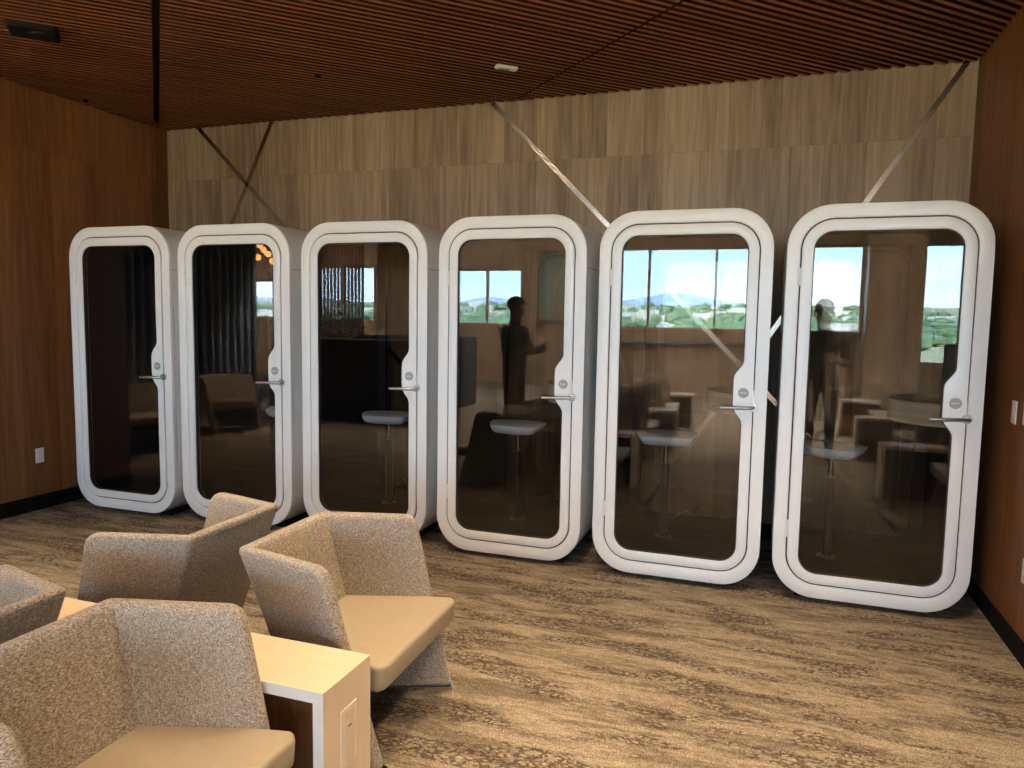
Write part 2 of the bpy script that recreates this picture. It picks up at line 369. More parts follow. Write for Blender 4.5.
# slatted ceiling over the alcove: battens at 45 degrees with perpendicular panel joints
def slat_ceiling(x0, x1, y0, y1):
    bm = bmesh.new(); box(bm, (x0, y0, 3.305), (x1, y1, 3.36))
    u = Vector((1, 1, 0)).normalized(); n = Vector((-1, 1, 0)).normalized()
    pitch, w, z0, z1 = 0.058, 0.028, ZC, 3.298
    ns = [Vector((x, y, 0)).dot(n) for x in (x0, x1) for y in (y0, y1)]
    cuts = [(-1.32+3.53*k)/math.sqrt(2) for k in range(-5, 5)]
    k = 0; d = min(ns)
    while d < max(ns):
        # parameter range along u where the line stays in the rectangle
        p0 = n*d; lo, hi = -1e9, 1e9
        for c, a, b in ((0, x0, x1), (1, y0, y1)):
            t0, t1 = (a-p0[c])/u[c], (b-p0[c])/u[c]; lo, hi = max(lo, t0), min(hi, t1)
        if hi-lo > 0.05:
            ts = [lo] + [c for c in cuts if lo < c < hi] + [hi]
            for a, b in zip(ts, ts[1:]):
                ga = 0.0 if a == lo else (0.022 if abs(a*math.sqrt(2)+4.85) < .1 else 0.008)
                gb = 0.0 if b == hi else (0.022 if abs(b*math.sqrt(2)+4.85) < .1 else 0.008)
                a2, b2 = a+ga, b-gb
                if b2-a2 < 0.03: continue
                q = [p0+u*a2-n*w/2, p0+u*b2-n*w/2, p0+u*b2+n*w/2, p0+u*a2+n*w/2]
                hexa(bm, [Vector((p.x, p.y, z0)) for p in q] + [Vector((p.x, p.y, z1)) for p in q])
        d += pitch
    o = obj('ceiling', bm, M['ceiling'], smooth=False)
    o.data.materials.append(M['ceiling_back'])
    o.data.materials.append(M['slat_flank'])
    for f in o.data.polygons:
        if f.center.z > 3.3: f.material_index = 1
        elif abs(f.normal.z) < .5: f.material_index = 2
    return struct(o)
slat_ceiling(XL+.002, XR-.002, -6.0, YB-.002)
bm = bmesh.new()
for lo, hi in (((WX0, YS, 3.60), (WX1, -6.0, 3.75)), ((WX0, -6.1, 3.26), (WX1, -6.0, 3.60)), ((WX0, -6.0, 3.26), (XL, YL_END, 3.36)), ((XR, -6.0, 3.26), (WX1, YR_END, 3.36))): box(bm, lo, hi)
struct(obj('ceiling_lounge', bm, M['lounge_ceiling'], smooth=False))

# lounge walls behind the camera (seen mirrored in the booth doors)
struct(obj('wall_west', BOX((WX0-.15, YS, 0), (WX0, YL_END, 3.75)), M['wall_red'], smooth=False))
struct(obj('wall_east', BOX((WX1, YS, 0), (WX1+.15, YR_END, 3.75)), M['wall_red'], smooth=False))
struct(obj('wall_northwest', BOX((WX0, YL_END-.002, 0), (XL-.15, YL_END+.15, 3.4)), M['wall_redx'], smooth=False))
struct(obj('wall_northeast', BOX((XR+.15, YR_END, 0), (WX1, YR_END+.15, 3.4)), M['wall_redx'], smooth=False))
# south window wall with openings
OPEN = [(-15.6, -13.2, 1.45, 2.5), (-12.4, -10.35, 1.43, 2.86), (-9.9, -6.25, 1.38, 2.76), (-4.7, 1.25, 1.35, 3.2), (2.3, 5.8, 0.75, 3.2)]
bm = bmesh.new(); x = WX0
for a, b, z0, z1 in OPEN:
    box(bm, (x, YS-.2, 0), (a, YS, 3.75)); box(bm, (a, YS-.2, 0), (b, YS, z0)); box(bm, (a, YS-.2, z1), (b, YS, 3.75)); x = b
box(bm, (x, YS-.2, 0), (WX1, YS, 3.75))
M['wall_tan'] = veneer('tan_oak_veneer', (0.24, 0.17, 0.11), (0.50, 0.38, 0.27), 'X', 0.5, 3.6)
struct(obj('wall_south', bm, M['wall_tan'], smooth=False))
for i, (a, b, z0, z1) in enumerate(OPEN):
    w = struct(empty('window_%d' % (i+1), ((a+b)/2, YS-.1, z0)))
    bm = bmesh.new(); hw, h = (b-a)/2, z1-z0
    box(bm, (-hw, -.05, 0), (hw, .05, .05)); box(bm, (-hw, -.05, h-.05), (hw, .05, h))
    nm = max(1, round((b-a)/1.3)); nm = {0: 2, 1: 2, 2: 4, 3: 4, 4: 3}[i]
    for k in range(nm+1):
        xx = -hw+.025+(2*hw-.05)*k/nm; box(bm, (xx-.025, -.05, .05), (xx+.025, .05, h-.05))
    obj('window_frame', bm, M['mullion'], w, smooth=False)
    obj('window_pane', BOX((-hw+.02, -.006, .02), (hw-.02, .006, h-.02)), M['winglass'], w, smooth=False)
    # portal: tells the renderer where daylight enters; gives off nothing itself
    ld = bpy.data.lights.new('daylight_portal', 'AREA'); ld.shape = 'RECTANGLE'; ld.size = b-a; ld.size_y = h; ld.cycles.is_portal = True
    lo = bpy.data.objects.new('daylight_portal', ld); COL.objects.link(lo); lo.location = ((a+b)/2, YS-.25, (z0+z1)/2); lo.rotation_euler = (PI/2, 0, 0)

# ------------------------------------------------------------------ outdoors beyond the windows
def ground_z(y): return -7.0 if y > -250 else -7.0+30.0*min(1, (-250-y)/800)**1.3
bm = bmesh.new(); prev = None
for yy in (-14, -120, -250, -350, -450, -600, -800, -1050, -1300):
    a_, b_ = bm.verts.new((-1500, yy, ground_z(yy))), bm.verts.new((1500, yy, ground_z(yy)))
    if prev: bm.faces.new((prev[0], a_, b_, prev[1]))
    prev = (a_, b_)
struct(obj('terrain', bm, M['field']))
bm = bmesh.new()
prev = None
for k in range(121):
    t = k/120; xx = -1600+3200*t
    h = 40+12*math.sin(t*17+1.0)+8*math.sin(t*41+2)+5*math.sin(t*90)
    f, p, r = bm.verts.new((xx, -1420, -7)), bm.verts.new((xx, -1650, h)), bm.verts.new((xx, -1900, -7))
    if prev:
        bm.faces.new((prev[0], f, p, prev[1])); bm.faces.new((prev[1], p, r, prev[2]))
    prev = (f, p, r)
struct(obj('hills', bm, M['hill']))
def blob(bm, c, rx, rz, seg=7):
    r = bmesh.ops.create_icosphere(bm, subdivisions=1, radius=1.0)
    for v in r['verts']:
        j = 1+random.uniform(-.22, .22); v.co = Vector((c[0]+v.co.x*rx*j, c[1]+v.co.y*rx*j, c[2]+v.co.z*rz*j))
bm = bmesh.new()
for k in range(900):
    yy = random.uniform(-900, -260); xx = random.uniform(-1, 1)*(-yy*1.15); s = random.uniform(3, 6)
    blob(bm, (xx, yy, ground_z(yy)+s*.6), s*random.uniform(.9, 1.8), s*random.uniform(.6, 1.1))
tag(obj('treeline', bm, M['tree']), 'distant green treeline beyond the airfield, mirrored in the booth glass', 'trees', kind='stuff')
bm = bmesh.new()
for k in range(150):
    yy = random.uniform(-900, -300); xx = random.uniform(-1, 1)*(-yy*1.1); w, h = random.uniform(4, 14), random.uniform(3, 8)
    box(bm, (xx-w, yy-w, ground_z(yy)-3), (xx+w, yy+w, ground_z(yy)+h))
tag(obj('town', bm, M['town'], smooth=False), 'pale distant buildings scattered among the trees outside', 'buildings', kind='stuff')

# ------------------------------------------------------------------ phone booth
W, H0, H1, DEP = 0.981, 0.03, 2.2, 1.0
HW = W/2
def make_booth():
    root = empty('phone_booth')
    out = rrect(-HW, HW, H0, H1, 0.225)
    seam = rrect(-HW+.070, HW-.068, H0+.076, H1-.074, 0.165)
    # outer shell: white lacquered tube, slightly rounded at the front edge
    bm = ring_solid(bmesh.new(), out, rrect(-HW+.02, HW-.02, H0+.02, H1-.02, 0.205), 0.012, DEP)
    sh = obj('shell', bm, M['white'], root)
    bm = ring_solid(bmesh.new(), rrect(-HW-.0008, HW+.0008, H0-.0008, H1+.0008, 0.2258), rrect(-HW+.004, HW-.004, H0+.004, H1-.004, 0.221), 0.50, 0.506)
    obj('shell_joint', bm, M['badge'], sh)
    for s in (1,):
        bm = bmesh.new()
        for k in range(4): box(bm, (HW-.001, 0.62+.035*k, 0.335), (HW+.0015, 0.645+.035*k, 0.36), 0.0005, 1)
        obj('side_vent', bm, M['seam'], sh, smooth=False)
        bm = BOX((HW-.001, 0.012, 1.876), (HW+.0006, 0.5, 1.880)); obj('side_joint', bm, M['badge'], sh, smooth=False)
    bm = ring_solid(bmesh.new(), out, seam, -0.012, 0.03, 0.006); obj('front_frame', bm, M['white'], root)
    # dark seal in the seam between frame and door
    s2 = rrect(-HW+.0775, HW-.0755, H0+.0835, H1-.0815, 0.158, (0.985, 1.345, 0.0, 0.10))
    bm = ring_solid(bmesh.new(), rrect(-HW+.069, HW-.067, H0+.075, H1-.073, 0.166), rrect(-HW+.086, HW-.084, H0+.092, H1-.090, 0.15), -0.004, 0.04); obj('door_seal', bm, M['seam'], root)
    # lining, floor pad, back frame and back glass
    bm = ring_solid(bmesh.new(), rrect(-HW+.021, HW-.021, H0+.021, H1-.021, 0.204), rrect(-HW+.06, HW-.06, H0+.10, H1-.06, 0.16), 0.045, DEP-.05); obj('lining', bm, M['felt'], root)
    bm = ring_solid(bmesh.new(), rrect(-HW+.021, HW-.021, H0+.021, H1-.021, 0.204), rrect(-HW+.13, HW-.13, H0+.13, H1-.13, 0.11), DEP-.045, DEP-.005); obj('back_frame', bm, M['felt'], root)
    obj('back_glass', plate(bmesh.new(), rrect(-HW+.125, HW-.125, H0+.125, H1-.125, 0.115), DEP-.03, DEP-.02), M['glass'], root)
    # dark recessed base on which the shell stands
    obj('base', BOX((-HW+.13, 0.08, 0), (HW-.13, DEP-.06, H0+.012), 0.004), M['black'], root)
    # door with the latch bulge on its right stile
    x0, x1, z0, z1 = -HW+.136, HW-.131, H0+.140, H1-.142
    bul = (0.985, 1.345, 0.052, 0.10)
    gl = rrect(x0, x1, z0, z1, 0.10, bul)
    door = obj('door', ring_solid(bmesh.new(), s2, gl, -0.016, 0.03, 0.004), M['white'], root)
    gap = 0.004
    obj('glass_gasket', ring_solid(bmesh.new(), rrect(x0-.002, x1+.002, z0-.002, z1+.002, 0.102, (0.983, 1.347, 0.052, 0.10)), rrect(x0+.005, x1-.005, z0+.005, z1-.005, 0.095, (0.985, 1.345, 0.052, 0.10)), -0.009, 0.022), M['seam'], door)
    obj('door_glass', plate(bmesh.new(), rrect(x0-.001, x1+.001, z0-.001, z1+.001, 0.101, (0.984, 1.346, 0.052, 0.10)), 0.0, 0.010), M['glass'], door)
    # lever handle on a round rosette
    bm = disc_y(bmesh.new(), 0.419, 1.083, 0.024, -0.024, -0.014)
    tube(bm, [(0.419, -0.020, 1.083), (0.419, -0.058, 1.083), (0.407, -0.064, 1.083), (0.24, -0.066, 1.079)], [0.011, 0.011, 0.0105, 0.009], 12)
    obj('lever_handle', bm, M['steel'], door)
    b = obj('lock_badge', disc_y(bmesh.new(), 0.363, 1.163, 0.029, -0.020, -0.014, 28), M['badge'], door)
    bm = bmesh.new()
    for k, (dx, w, h) in enumerate(((-.016, .004, .008), (-.010, .003, .006), (-.004, .004, .006), (.003, .003, .006), (.009, .004, .006), (.015, .003, .008))):
        box(bm, (0.363+dx-w/2, -0.0208, 1.163-h/2), (0.363+dx+w/2, -0.0198, 1.163+h/2))
    obj('badge_mark', bm, M['white'], b, smooth=False)
    obj('strike_plate', BOX((0.412, -0.0150, 1.085), (0.4225, 0.02, 1.175), 0.001, 1), M['steel'], root)
    for z in (1.814, 0.418):
        bm = BOX((-0.432, -0.024, z-.045), (-0.408, -0.010, z+.045), 0.003)
        tube(bm, [(-0.42, -0.023, z-.048), (-0.42, -0.023, z+.048)], 0.006, 8); obj('hinge', bm, M['white'], door)
    # inside: half-round shelf box on the right wall
    pts = []
    for k in range(17):
        a = PI/2+PI*k/16; pts.append((HW-.062+0.30*math.cos(a), 0.5+0.30*math.sin(a)))
    bm = bmesh.new(); lo = [bm.verts.new((p[0], p[1], 1.005)) for p in pts]; hi = [bm.verts.new((p[0], p[1], 1.13)) for p in pts]
    for k in range(len(pts)): j = (k+1) % len(pts); bm.faces.new((lo[k], lo[j], hi[j], hi[k]))
    bm.faces.new(lo[::-1]); bm.faces.new(hi); shf = obj('shelf', bm, M['shelfwood'], root)
    bm = bmesh.new(); lo = [bm.verts.new((p[0], p[1], 1.13)) for p in pts]; hi = [bm.verts.new((p[0], p[1], 1.136)) for p in pts]
    for k in range(len(pts)): j = (k+1) % len(pts); bm.faces.new((lo[k], lo[j], hi[j], hi[k]))
    bm.faces.new(lo[::-1]); bm.faces.new(hi); obj('shelf_top', bm, M['darkfab'], shf)
    return root
BOOTHS = [(-5.2255, -0.032, 'white glass-door phone booth nearest the dark left wall, leftmost of six'),
          (-4.224, 0.028, 'white glass-door phone booth second from the left wall, behind the turned-away armchair'),
          (-3.1967, 0.0957, 'white glass-door phone booth third from the left, with an armchair in front'),
          (-2.112, 0.0476, 'white glass-door phone booth fourth from the left, right of the armchairs'),
          (-1.0482, 0.02525, 'white glass-door phone booth second from the right-hand wall'),
          (0.0, 0.0, 'white glass-door phone booth nearest the right wall, rightmost and largest in view')]
booth = make_booth()
for i, (x, y, lab) in enumerate(BOOTHS):
    b = booth if i == 0 else copy_tree(booth)
    b.location = (x, y, 0); tag(b, lab, 'phone booth', 'row of six white phone booths')

# ------------------------------------------------------------------ stool inside each booth
def make_stool():
    root = empty('bar_stool')
    # saddle seat: rounded slab, front edge rolled down
    bm = bmesh.new(); nx, ny = 18, 14; a, bdep = 0.195, 0.17
    top, bot = [], []
    for j in range(ny+1):
        rt, rb = [], []
        for i in range(nx+1):
            u, v = 2*i/nx-1, 2*j/ny-1
            x = a*u*math.sqrt(1-0.32*v*v); y = bdep*v*math.sqrt(1-0.32*u*u)
            e = max(0, (u*u+v*v)-0.7)
            z = 0.70 + 0.012*u*u - 0.018*e
            th = 0.075*(1-max(abs(u), abs(v))**6*0.75)
            rt.append(bm.verts.new((x, y, z))); rb.append(bm.verts.new((x*.97, y*.97, z-th)))
        top.append(rt); bot.append(rb)
    for j in range(ny):
        for i in range(nx):
            bm.faces.new((top[j][i], top[j][i+1], top[j+1][i+1], top[j+1][i])); bm.faces.new((bot[j][i], bot[j+1][i], bot[j+1][i+1], bot[j][i+1]))
    for i in range(nx):
        bm.faces.new((top[0][i], bot[0][i], bot[0][i+1], top[0][i+1])); bm.faces.new((top[ny][i+1], bot[ny][i+1], bot[ny][i], top[ny][i]))
    for j in range(ny):
        bm.faces.new((top[j+1][0], bot[j+1][0], bot[j][0], top[j][0])); bm.faces.new((top[j][nx], bot[j][nx], bot[j+1][nx], top[j+1][nx]))
    obj('seat', bm, M['stool'], root, angle=60)
    bm = bmesh.new(); tube(bm, [(0, 0, 0.0), (0, 0, 0.50)], 0.027, 16); obj('pole', bm, M['blackmetal'], root)
    bm = bmesh.new(); tube(bm, [(0, 0, 0.49), (0, 0, 0.645)], 0.016, 14); obj('gas_lift', bm, M['chrome'], root)
    bm = bmesh.new(); lathe(bm, [(0.055, 0.0), (0.055, 0.010), (0.032, 0.014)], seg=24); obj('base_flange', bm, M['blackmetal'], root)
    # footrest: bent tube with a cross bar
    bm = bmesh.new()
    tube(bm, [(0.02, -0.02, 0.012), (0.045, -0.035, 0.05), (0.055, -0.04, 0.12), (0.08, -0.045, 0.165), (0.13, -0.05, 0.195), (0.19, -0.055, 0.215)], 0.011, 10)
    tube(bm, [(0.165, -0.12, 0.215), (0.215, 0.01, 0.222)], 0.017, 12)
    obj('footrest', bm, M['chrome'], root)
    return root
stool = make_stool()
SN = ['leftmost booth by the left wall', 'second booth from the left', 'third booth from the left', 'fourth booth from the left', 'fifth booth from the left, second from the right', 'rightmost booth']
for i, (x, y, lab) in enumerate(BOOTHS):
    s = stool if i == 0 else copy_tree(stool)
    s.location = (x+(0.16, 0.16, -0.06, -0.09, -0.12, -0.17)[i], y+0.48, H0+.10); s.rotation_euler = (0, 0, (0.1, -0.12, 0.15, 0.0, 0.1, -0.35)[i])
    tag(s, 'grey-seated pole stool inside the %s' % SN[i], 'stool', 'stools inside the phone booths')

# ------------------------------------------------------------------ lounge chairs
CH = dict(a1=.347, b1=.276, a0=.095, b0=.208, c1=.059, d1=.380, c0=.255, d0=.340, H=.728, zs=.402, e=.277, w=.332)
def make_chair():
    c = CH; t = 0.056; root = empty('lounge_chair')
    Hh, zb = c['H'], 0.03
    def outl(z):      # outer polyline (right front, right back, left back, left front) at height z
        f = 1-z/Hh
        xb, yb = -(c['a1']*(1-f)+c['a0']*f), c['b1']*(1-f)+c['b0']*f
        xf, yf = c['c1']*(1-f)+c['c0']*f, c['d1']*(1-f)+c['d0']*f
        return [Vector((xf, -yf, z)), Vector((xb, -yb, z)), Vector((xb, yb, z)), Vector((xf, yf, z))]
    def inl(z, tt):
        P = outl(z); d1 = (P[0]-P[1]).normalized()
        n1 = Vector((-d1.y, d1.x, 0))            # toward the middle for the right wing
        if n1.dot(Vector((0, 1, 0))) < 0: n1 = -n1
        # offset lines meet
        xb = P[1].x+tt
        q = P[1]+n1*tt; s = (xb-q.x)/d1.x; inner_back = q+d1*s
        front = P[0]+n1*tt
        mir = lambda v: Vector((v.x, -v.y, v.z))
        return [front, inner_back, mir(inner_back), mir(front)]
    # one upholstered shell: three panels meeting in two folds
    bm = bmesh.new(); rows = []
    zs = [zb, 0.2, 0.394, 0.56, Hh]
    for z in zs:
        rows.append(([bm.verts.new(p) for p in outl(z)], [bm.verts.new(p) for p in inl(z, t)]))
    for (o0, i0), (o1, i1) in zip(rows, rows[1:]):
        for k in range(3):
            bm.faces.new((o0[k], o0[k+1], o1[k+1], o1[k])); bm.faces.new((i0[k+1], i0[k], i1[k], i1[k+1]))
        bm.faces.new((i0[0], o0[0], o1[0], i1[0])); bm.faces.new((o0[3], i0[3], i1[3], o1[3]))
    for (o, i), flip in ((rows[0], 0), (rows[-1], 1)):
        for k in range(3): bm.faces.new((o[k], o[k+1], i[k+1], i[k]))
    bmesh.ops.recalc_face_normals(bm, faces=bm.faces[:])
    # round the front-top corners strongly, all rims softly
    top_o, top_i = rows[-1]
    es = []
    for k in (0, 3):
        es += [e for e in top_o[k].link_edges if e.other_vert(top_o[k]) is top_i[k]]
    bmesh.ops.bevel(bm, geom=es, offset=0.045, segments=5, profile=0.5, affect='EDGES')
    inner_x = inl(0.2, t)[1].x, inl(Hh, t)[1].x
    def is_fold(e):
        for v in e.verts:
            q = inl(v.co.z, t)[1]
            if abs(v.co.x-q.x) > .004 or abs(abs(v.co.y)-abs(q.y)) > .004: return False
        return abs(e.verts[0].co.z-e.verts[1].co.z) > .05
    es = [e for e in bm.edges if len(e.link_faces) == 2 and e.calc_face_angle(0) > math.radians(50) and not is_fold(e)]
    bmesh.ops.bevel(bm, geom=es, offset=0.021, segments=4, profile=0.5, affect='EDGES', clamp_overlap=True)
    obj('shell', bm, M['tweed'], root, angle=35)
    # stitched piping around the shell rim
    bm = bmesh.new(); P = outl(Hh-.022)
    pp = [P[0].lerp(P[1], .13), P[1].lerp(P[0], .035), P[1].lerp(P[0], .012).lerp(P[2], .014), P[1].lerp(P[2], .03)]
    pp += [Vector((p.x, -p.y, p.z)) for p in reversed(pp)]
    tube(bm, pp, 0.0024, 6); obj('piping', bm, M['tweed'], root)
    # seat cushion: tan leather, wedge wider at the front
    zt, th = c['zs'], 0.095
    ib = inl(zt, t); xb = ib[1].x-.004; yb = abs(ib[1].y)+.004
    xs = c['e']; w = c['w']
    fr = inl(zt, t)[0]
    def seat_out(z, grow=0.0):
        # follows the wings back to front, then the free front edge
        return [Vector((xb, yb, z)), Vector((fr.x-.02, abs(fr.y)+.002, z)), Vector((xs-.03, w+grow, z)), Vector((xs, w-.03+grow, z)), Vector((xs, -w+.03-grow, z)), Vector((xs-.03, -w-grow, z)), Vector((fr.x-.02, -abs(fr.y)-.002, z)), Vector((xb, -yb, z))]
    bm = bmesh.new(); A = [bm.verts.new(p) for p in seat_out(zt-th)]; B = [bm.verts.new(p) for p in seat_out(zt)]
    for v in A:
        if v.co.x < xb+.01: v.co.x += .06
        if v.co.x > xs-.02: v.co.x -= .010
    n = len(A)
    for k in range(n): bm.faces.new((A[k], A[(k+1) % n], B[(k+1) % n], B[k]))
    bm.faces.new(A[::-1]); bm.faces.new(B)
    bmesh.ops.recalc_face_normals(bm, faces=bm.faces[:])
    es = [e for e in bm.edges if abs(e.verts[0].co.z-e.verts[1].co.z) > .02 and min(e.verts[0].co.x, e.verts[1].co.x) > xs-.04]
    bmesh.ops.bevel(bm, geom=es, offset=0.012, segments=4, profile=0.5, affect='EDGES', clamp_overlap=True)
    es = [e for e in bm.edges if abs(e.verts[0].co.z-e.verts[1].co.z) < .01 and e.calc_face_angle(0) > .5]
    bmesh.ops.bevel(bm, geom=es, offset=0.017, segments=4, profile=0.5, affect='EDGES', clamp_overlap=True)
    obj('seat', bm, M['leather'], root, angle=35)
    # dark under-frame and chrome glides under the wings
    obj('underframe', BOX((-.10, -.21, 0.24), (.16, .21, zt-th+.004), 0.01), M['blackmetal'], root)
    for s in (-1, 1):
        P = outl(0.02); I = inl(0.02, t)
        o1, o2, i1, i2 = P[0], P[1], I[0], I[1]
        q = [o1, o1.lerp(o2, .82), i1.lerp(i2, .82), i1]
        pts = [Vector((p.x, p.y*(-s), 0)) for p in q]; 
        if s > 0: pts = [Vector((p.x, p.y, 0)) for p in pts]
        bm = bmesh.new(); hexa(bm, [p + Vector((0, 0, 0.0)) for p in pts] + [p+Vector((0, 0, 0.032)) for p in pts])
        obj('glide', bm, M['chrome'], root, smooth=False)
    return root
chair = make_chair()
def place_chair(o, x, y, rz, lab, group):
    o.location = (x, y, 0); o.rotation_euler = (0, 0, rz); return tag(o, lab, 'armchair', group)
GA = 'tweed armchairs around the long table'
place_chair(chair, -2.001, -1.942, 0.031, 'beige tweed armchair beyond the table facing right, tan seat in full view', GA)
place_chair(copy_tree(chair), -2.020, -3.004, 0.012, 'beige tweed armchair in the near foreground, seat cut off by the bottom edge', GA)
place_chair(copy_tree(chair), -2.916, -1.933, PI+0.028, 'beige tweed armchair turned away, its back toward the near chairs, in front of second booth', GA)
place_chair(copy_tree(chair), -2.879, -3.004, PI+0.004, 'beige tweed armchair cut off by the left edge of the photo', GA)

# ------------------------------------------------------------------ side table between the chairs
def make_table(x0, x1, y0, y1, zt=0.5):
    root = empty('side_table', ((x0+x1)/2, (y0+y1)/2, 0)); hx, hy = (x1-x0)/2, (y1-y0)/2; t = 0.034
    f = 0.0016
    bm = bmesh.new(); hexa(bm, [(-hx+t, -hy+f, zt-t), (hx-t, -hy+f, zt-t), (hx-t, hy-f, zt-t), (-hx+t, hy-f, zt-t), (-hx, -hy+f, zt), (hx, -hy+f, zt), (hx, hy-f, zt), (-hx, hy-f, zt)])
    obj('tabletop', bm, M['maple'], root, smooth=False)
    for s in (-1, 1):
        bm = bmesh.new(); a, b = s*hx, s*(hx-t)
        hexa(bm, [(b, -hy+f, 0), (a, -hy+f, 0), (a, hy-f, 0), (b, hy-f, 0), (b, -hy+f, zt-t), (a, -hy+f, zt), (a, hy-f, zt), (b, hy-f, zt-t)])
        p = obj('end_panel', bm, M['maple_v'], root, smooth=False)
        if s > 0:
            fr = obj('power_outlet', BOX((hx-.002, -.062+.02, .21), (hx+.003, .062-.035+.02, .40), 0.002, 1), M['ivory'], p, smooth=False)
            bm = BOX((hx+.003, -.042+.022, .222), (hx+.0045, .007+.022, .388), 0.001, 1); obj('cover', bm, M['maple_v'], fr, smooth=False)
            bm = bmesh.new()
            box(bm, (hx+.0045, -.004, .335), (hx+.0055, .001, .341)); box(bm, (hx+.0045, .006, .335), (hx+.0055, .011, .341)); obj('socket', bm, M['seam'], fr, smooth=False)
    bm = bmesh.new()
    for s in (-1, 1):
        y = s*hy; y_in = s*(hy-f)
        lo, hi = min(y, y_in), max(y, y_in)
        box(bm, (-hx, lo, zt-t), (hx, hi, zt)); box(bm, (hx-t, lo, 0), (hx, hi, zt-t)); box(bm, (-hx, lo, 0), (-hx+t, hi, zt-t))
    obj('edge_band', bm, M['edge'], root, smooth=False)
    obj('inner_panel', BOX((-hx+t, -.02, 0), (hx-t, .02, zt-t), 0), M['walnut'], root, smooth=False)
    obj('inner_lining', BOX((hx-t-.012, -hy+.012, 0), (hx-t, -.02, zt-t)), M['walnut'], root, smooth=False)
    return root
T1 = make_table(-3.32, -1.705, -2.632, -2.372)
tag(T1, 'long maple table with white edges and outlet on its end, between the armchairs', 'table', 'maple tables between the armchairs')

# ------------------------------------------------------------------ small things on the walls and ceiling
def outlet(loc, face, lab, name='wall_outlet', rocker=False):
    """face: +1 looks toward +x, -1 toward -x"""
    r = empty(name, loc); f = face
    xa, xb = (0.0, 0.006) if f > 0 else (-0.006, 0.0)
    obj('plate', BOX((xa, -.036, -.058), (xb, .036, .058), 0.002, 1), M['whiteplastic'], r, smooth=False)
    xa, xb = (0.006, 0.009) if f > 0 else (-0.009, -0.006)
    if rocker: obj('rocker', BOX((xa, -.017, -.034), (xb, .017, .034), 0.001, 1), M['whiteplastic'], r, smooth=False)
    else:
        for z in (-.021, .021):
            s = obj('socket', BOX((xa, -.017, z-.014), (xb, .017, z+.014), 0.001, 1), M['whiteplastic'], r, smooth=False)
            xc = 0.009 if f > 0 else -0.0095
            bm = bmesh.new()
            for yy in (-.007, .005): box(bm, (xc, yy, z-.004), (xc+.0006, yy+.002, z+.006))
            obj('slot', bm, M['seam'], s, smooth=False)
    return tag(r, lab, 'switch' if rocker else 'outlet')
outlet((XL, -0.186, 0.428), 1, 'white double power outlet low on the dark left wall')
outlet((XR, -0.045, 1.135), -1, 'white light switch on the right wall, nearer the booths', 'light_switch', True)
outlet((XR, -0.225, 1.15), -1, 'white light switch on the right wall, cut by the photo edge', 'light_switch', True)
outlet((XR, -0.385, 0.42), -1, 'white power outlet low on the right wall, barely in view')
# black recessed projector-style fixture in a ceiling gap
fx = empty('ceiling_spotlight', (-4.79, -0.99, ZC))
obj('housing', BOX((-.13, -.10, -.035), (.13, .10, .02), 0.006, 1), M['black'], fx, smooth=False)
fx.rotation_euler = (0, 0, math.radians(45))
bm = lathe(bmesh.new(), [(0.05, -.05), (0.075, -.045), (0.08, -.03)], (0.05, 0, 0)); obj('lamp_head', bm, M['black'], fx)
tag(fx, 'black spotlight housing in the slatted ceiling at upper left', 'spotlight')
sd = empty('ceiling_sensor', (-2.30, 0.43, ZC), math.radians(42))
obj('body', BOX((-.075, -.028, -.022), (.075, .028, 0.0), 0.006), M['whiteplastic'], sd)
obj('grille', BOX((-.05, -.018, -.025), (.02, .018, -.021), 0.001, 1), M['badge'], sd, smooth=False)
tag(sd, 'small white sensor on the slatted ceiling above the middle booths', 'sensor')
for (x, y, lab) in ((-3.632, 0.228, 'tiny black sprinkler head in the ceiling above the third booth'), (-5.79, 0.224, 'tiny black sprinkler head in the ceiling by the left wall')):
    r = empty('sprinkler_head', (x, y, ZC)); obj('cap', lathe(bmesh.new(), [(0.012, -.02), (0.02, -.008), (0.02, 0.0)]), M['black'], r)
    obj('deflector', lathe(bmesh.new(), [(0.018, -.026), (0.018, -.022)]), M['blackmetal'], r); tag(r, lab, 'sprinkler')

# ------------------------------------------------------------------ lounge behind the camera (mirrored in the glass)
k = 0
BANK = [(-1.99, -3.93, 0.0, 'second pair, facing east'), (-1.99, -5.06, 0.05, 'second pair far chair, facing east'), (-1.99, -5.95, 0, 'third pair, facing east'), (-1.99, -7.08, 0.05, 'third pair far chair, facing east'),
        (1.05, -2.35, PI, 'east bank, chair nearest the booths'), (1.05, -3.45, PI, 'east bank, second chair'), (1.05, -4.35, PI, 'east bank, third chair'), (1.05, -5.45, PI, 'east bank, fourth chair'), (1.05, -6.35, PI, 'east bank, fifth chair'),
        (-7.2, -2.2, 0.5, 'by the dark fluted wall, near chair'), (-7.4, -3.6, 0.3, 'by the dark fluted wall, far chair')]
for x, y, rz, lab in BANK:
    place_chair(copy_tree(chair), x, y, rz, 'beige tweed armchair mirrored in the glass, %s' % lab, 'tweed armchairs behind the camera')
for (x0, x1, y0, y1, lab) in ((-3.3, -1.55, -4.63, -4.37, 'behind the camera, middle of the west bank'), (-3.3, -1.55, -6.65, -6.39, 'behind the camera, far end of the west bank'),
                         (0.42, 1.75, -3.03, -2.77, 'of the east bank nearest the booths'), (0.42, 1.75, -5.03, -4.77, 'of the east bank, middle'), (0.42, 1.75, -7.03, -6.77, 'of the east bank, far end')):
    tag(make_table(x0, x1, y0, y1), 'maple table mirrored in the glass, %s' % lab, 'table', 'maple tables behind the camera')

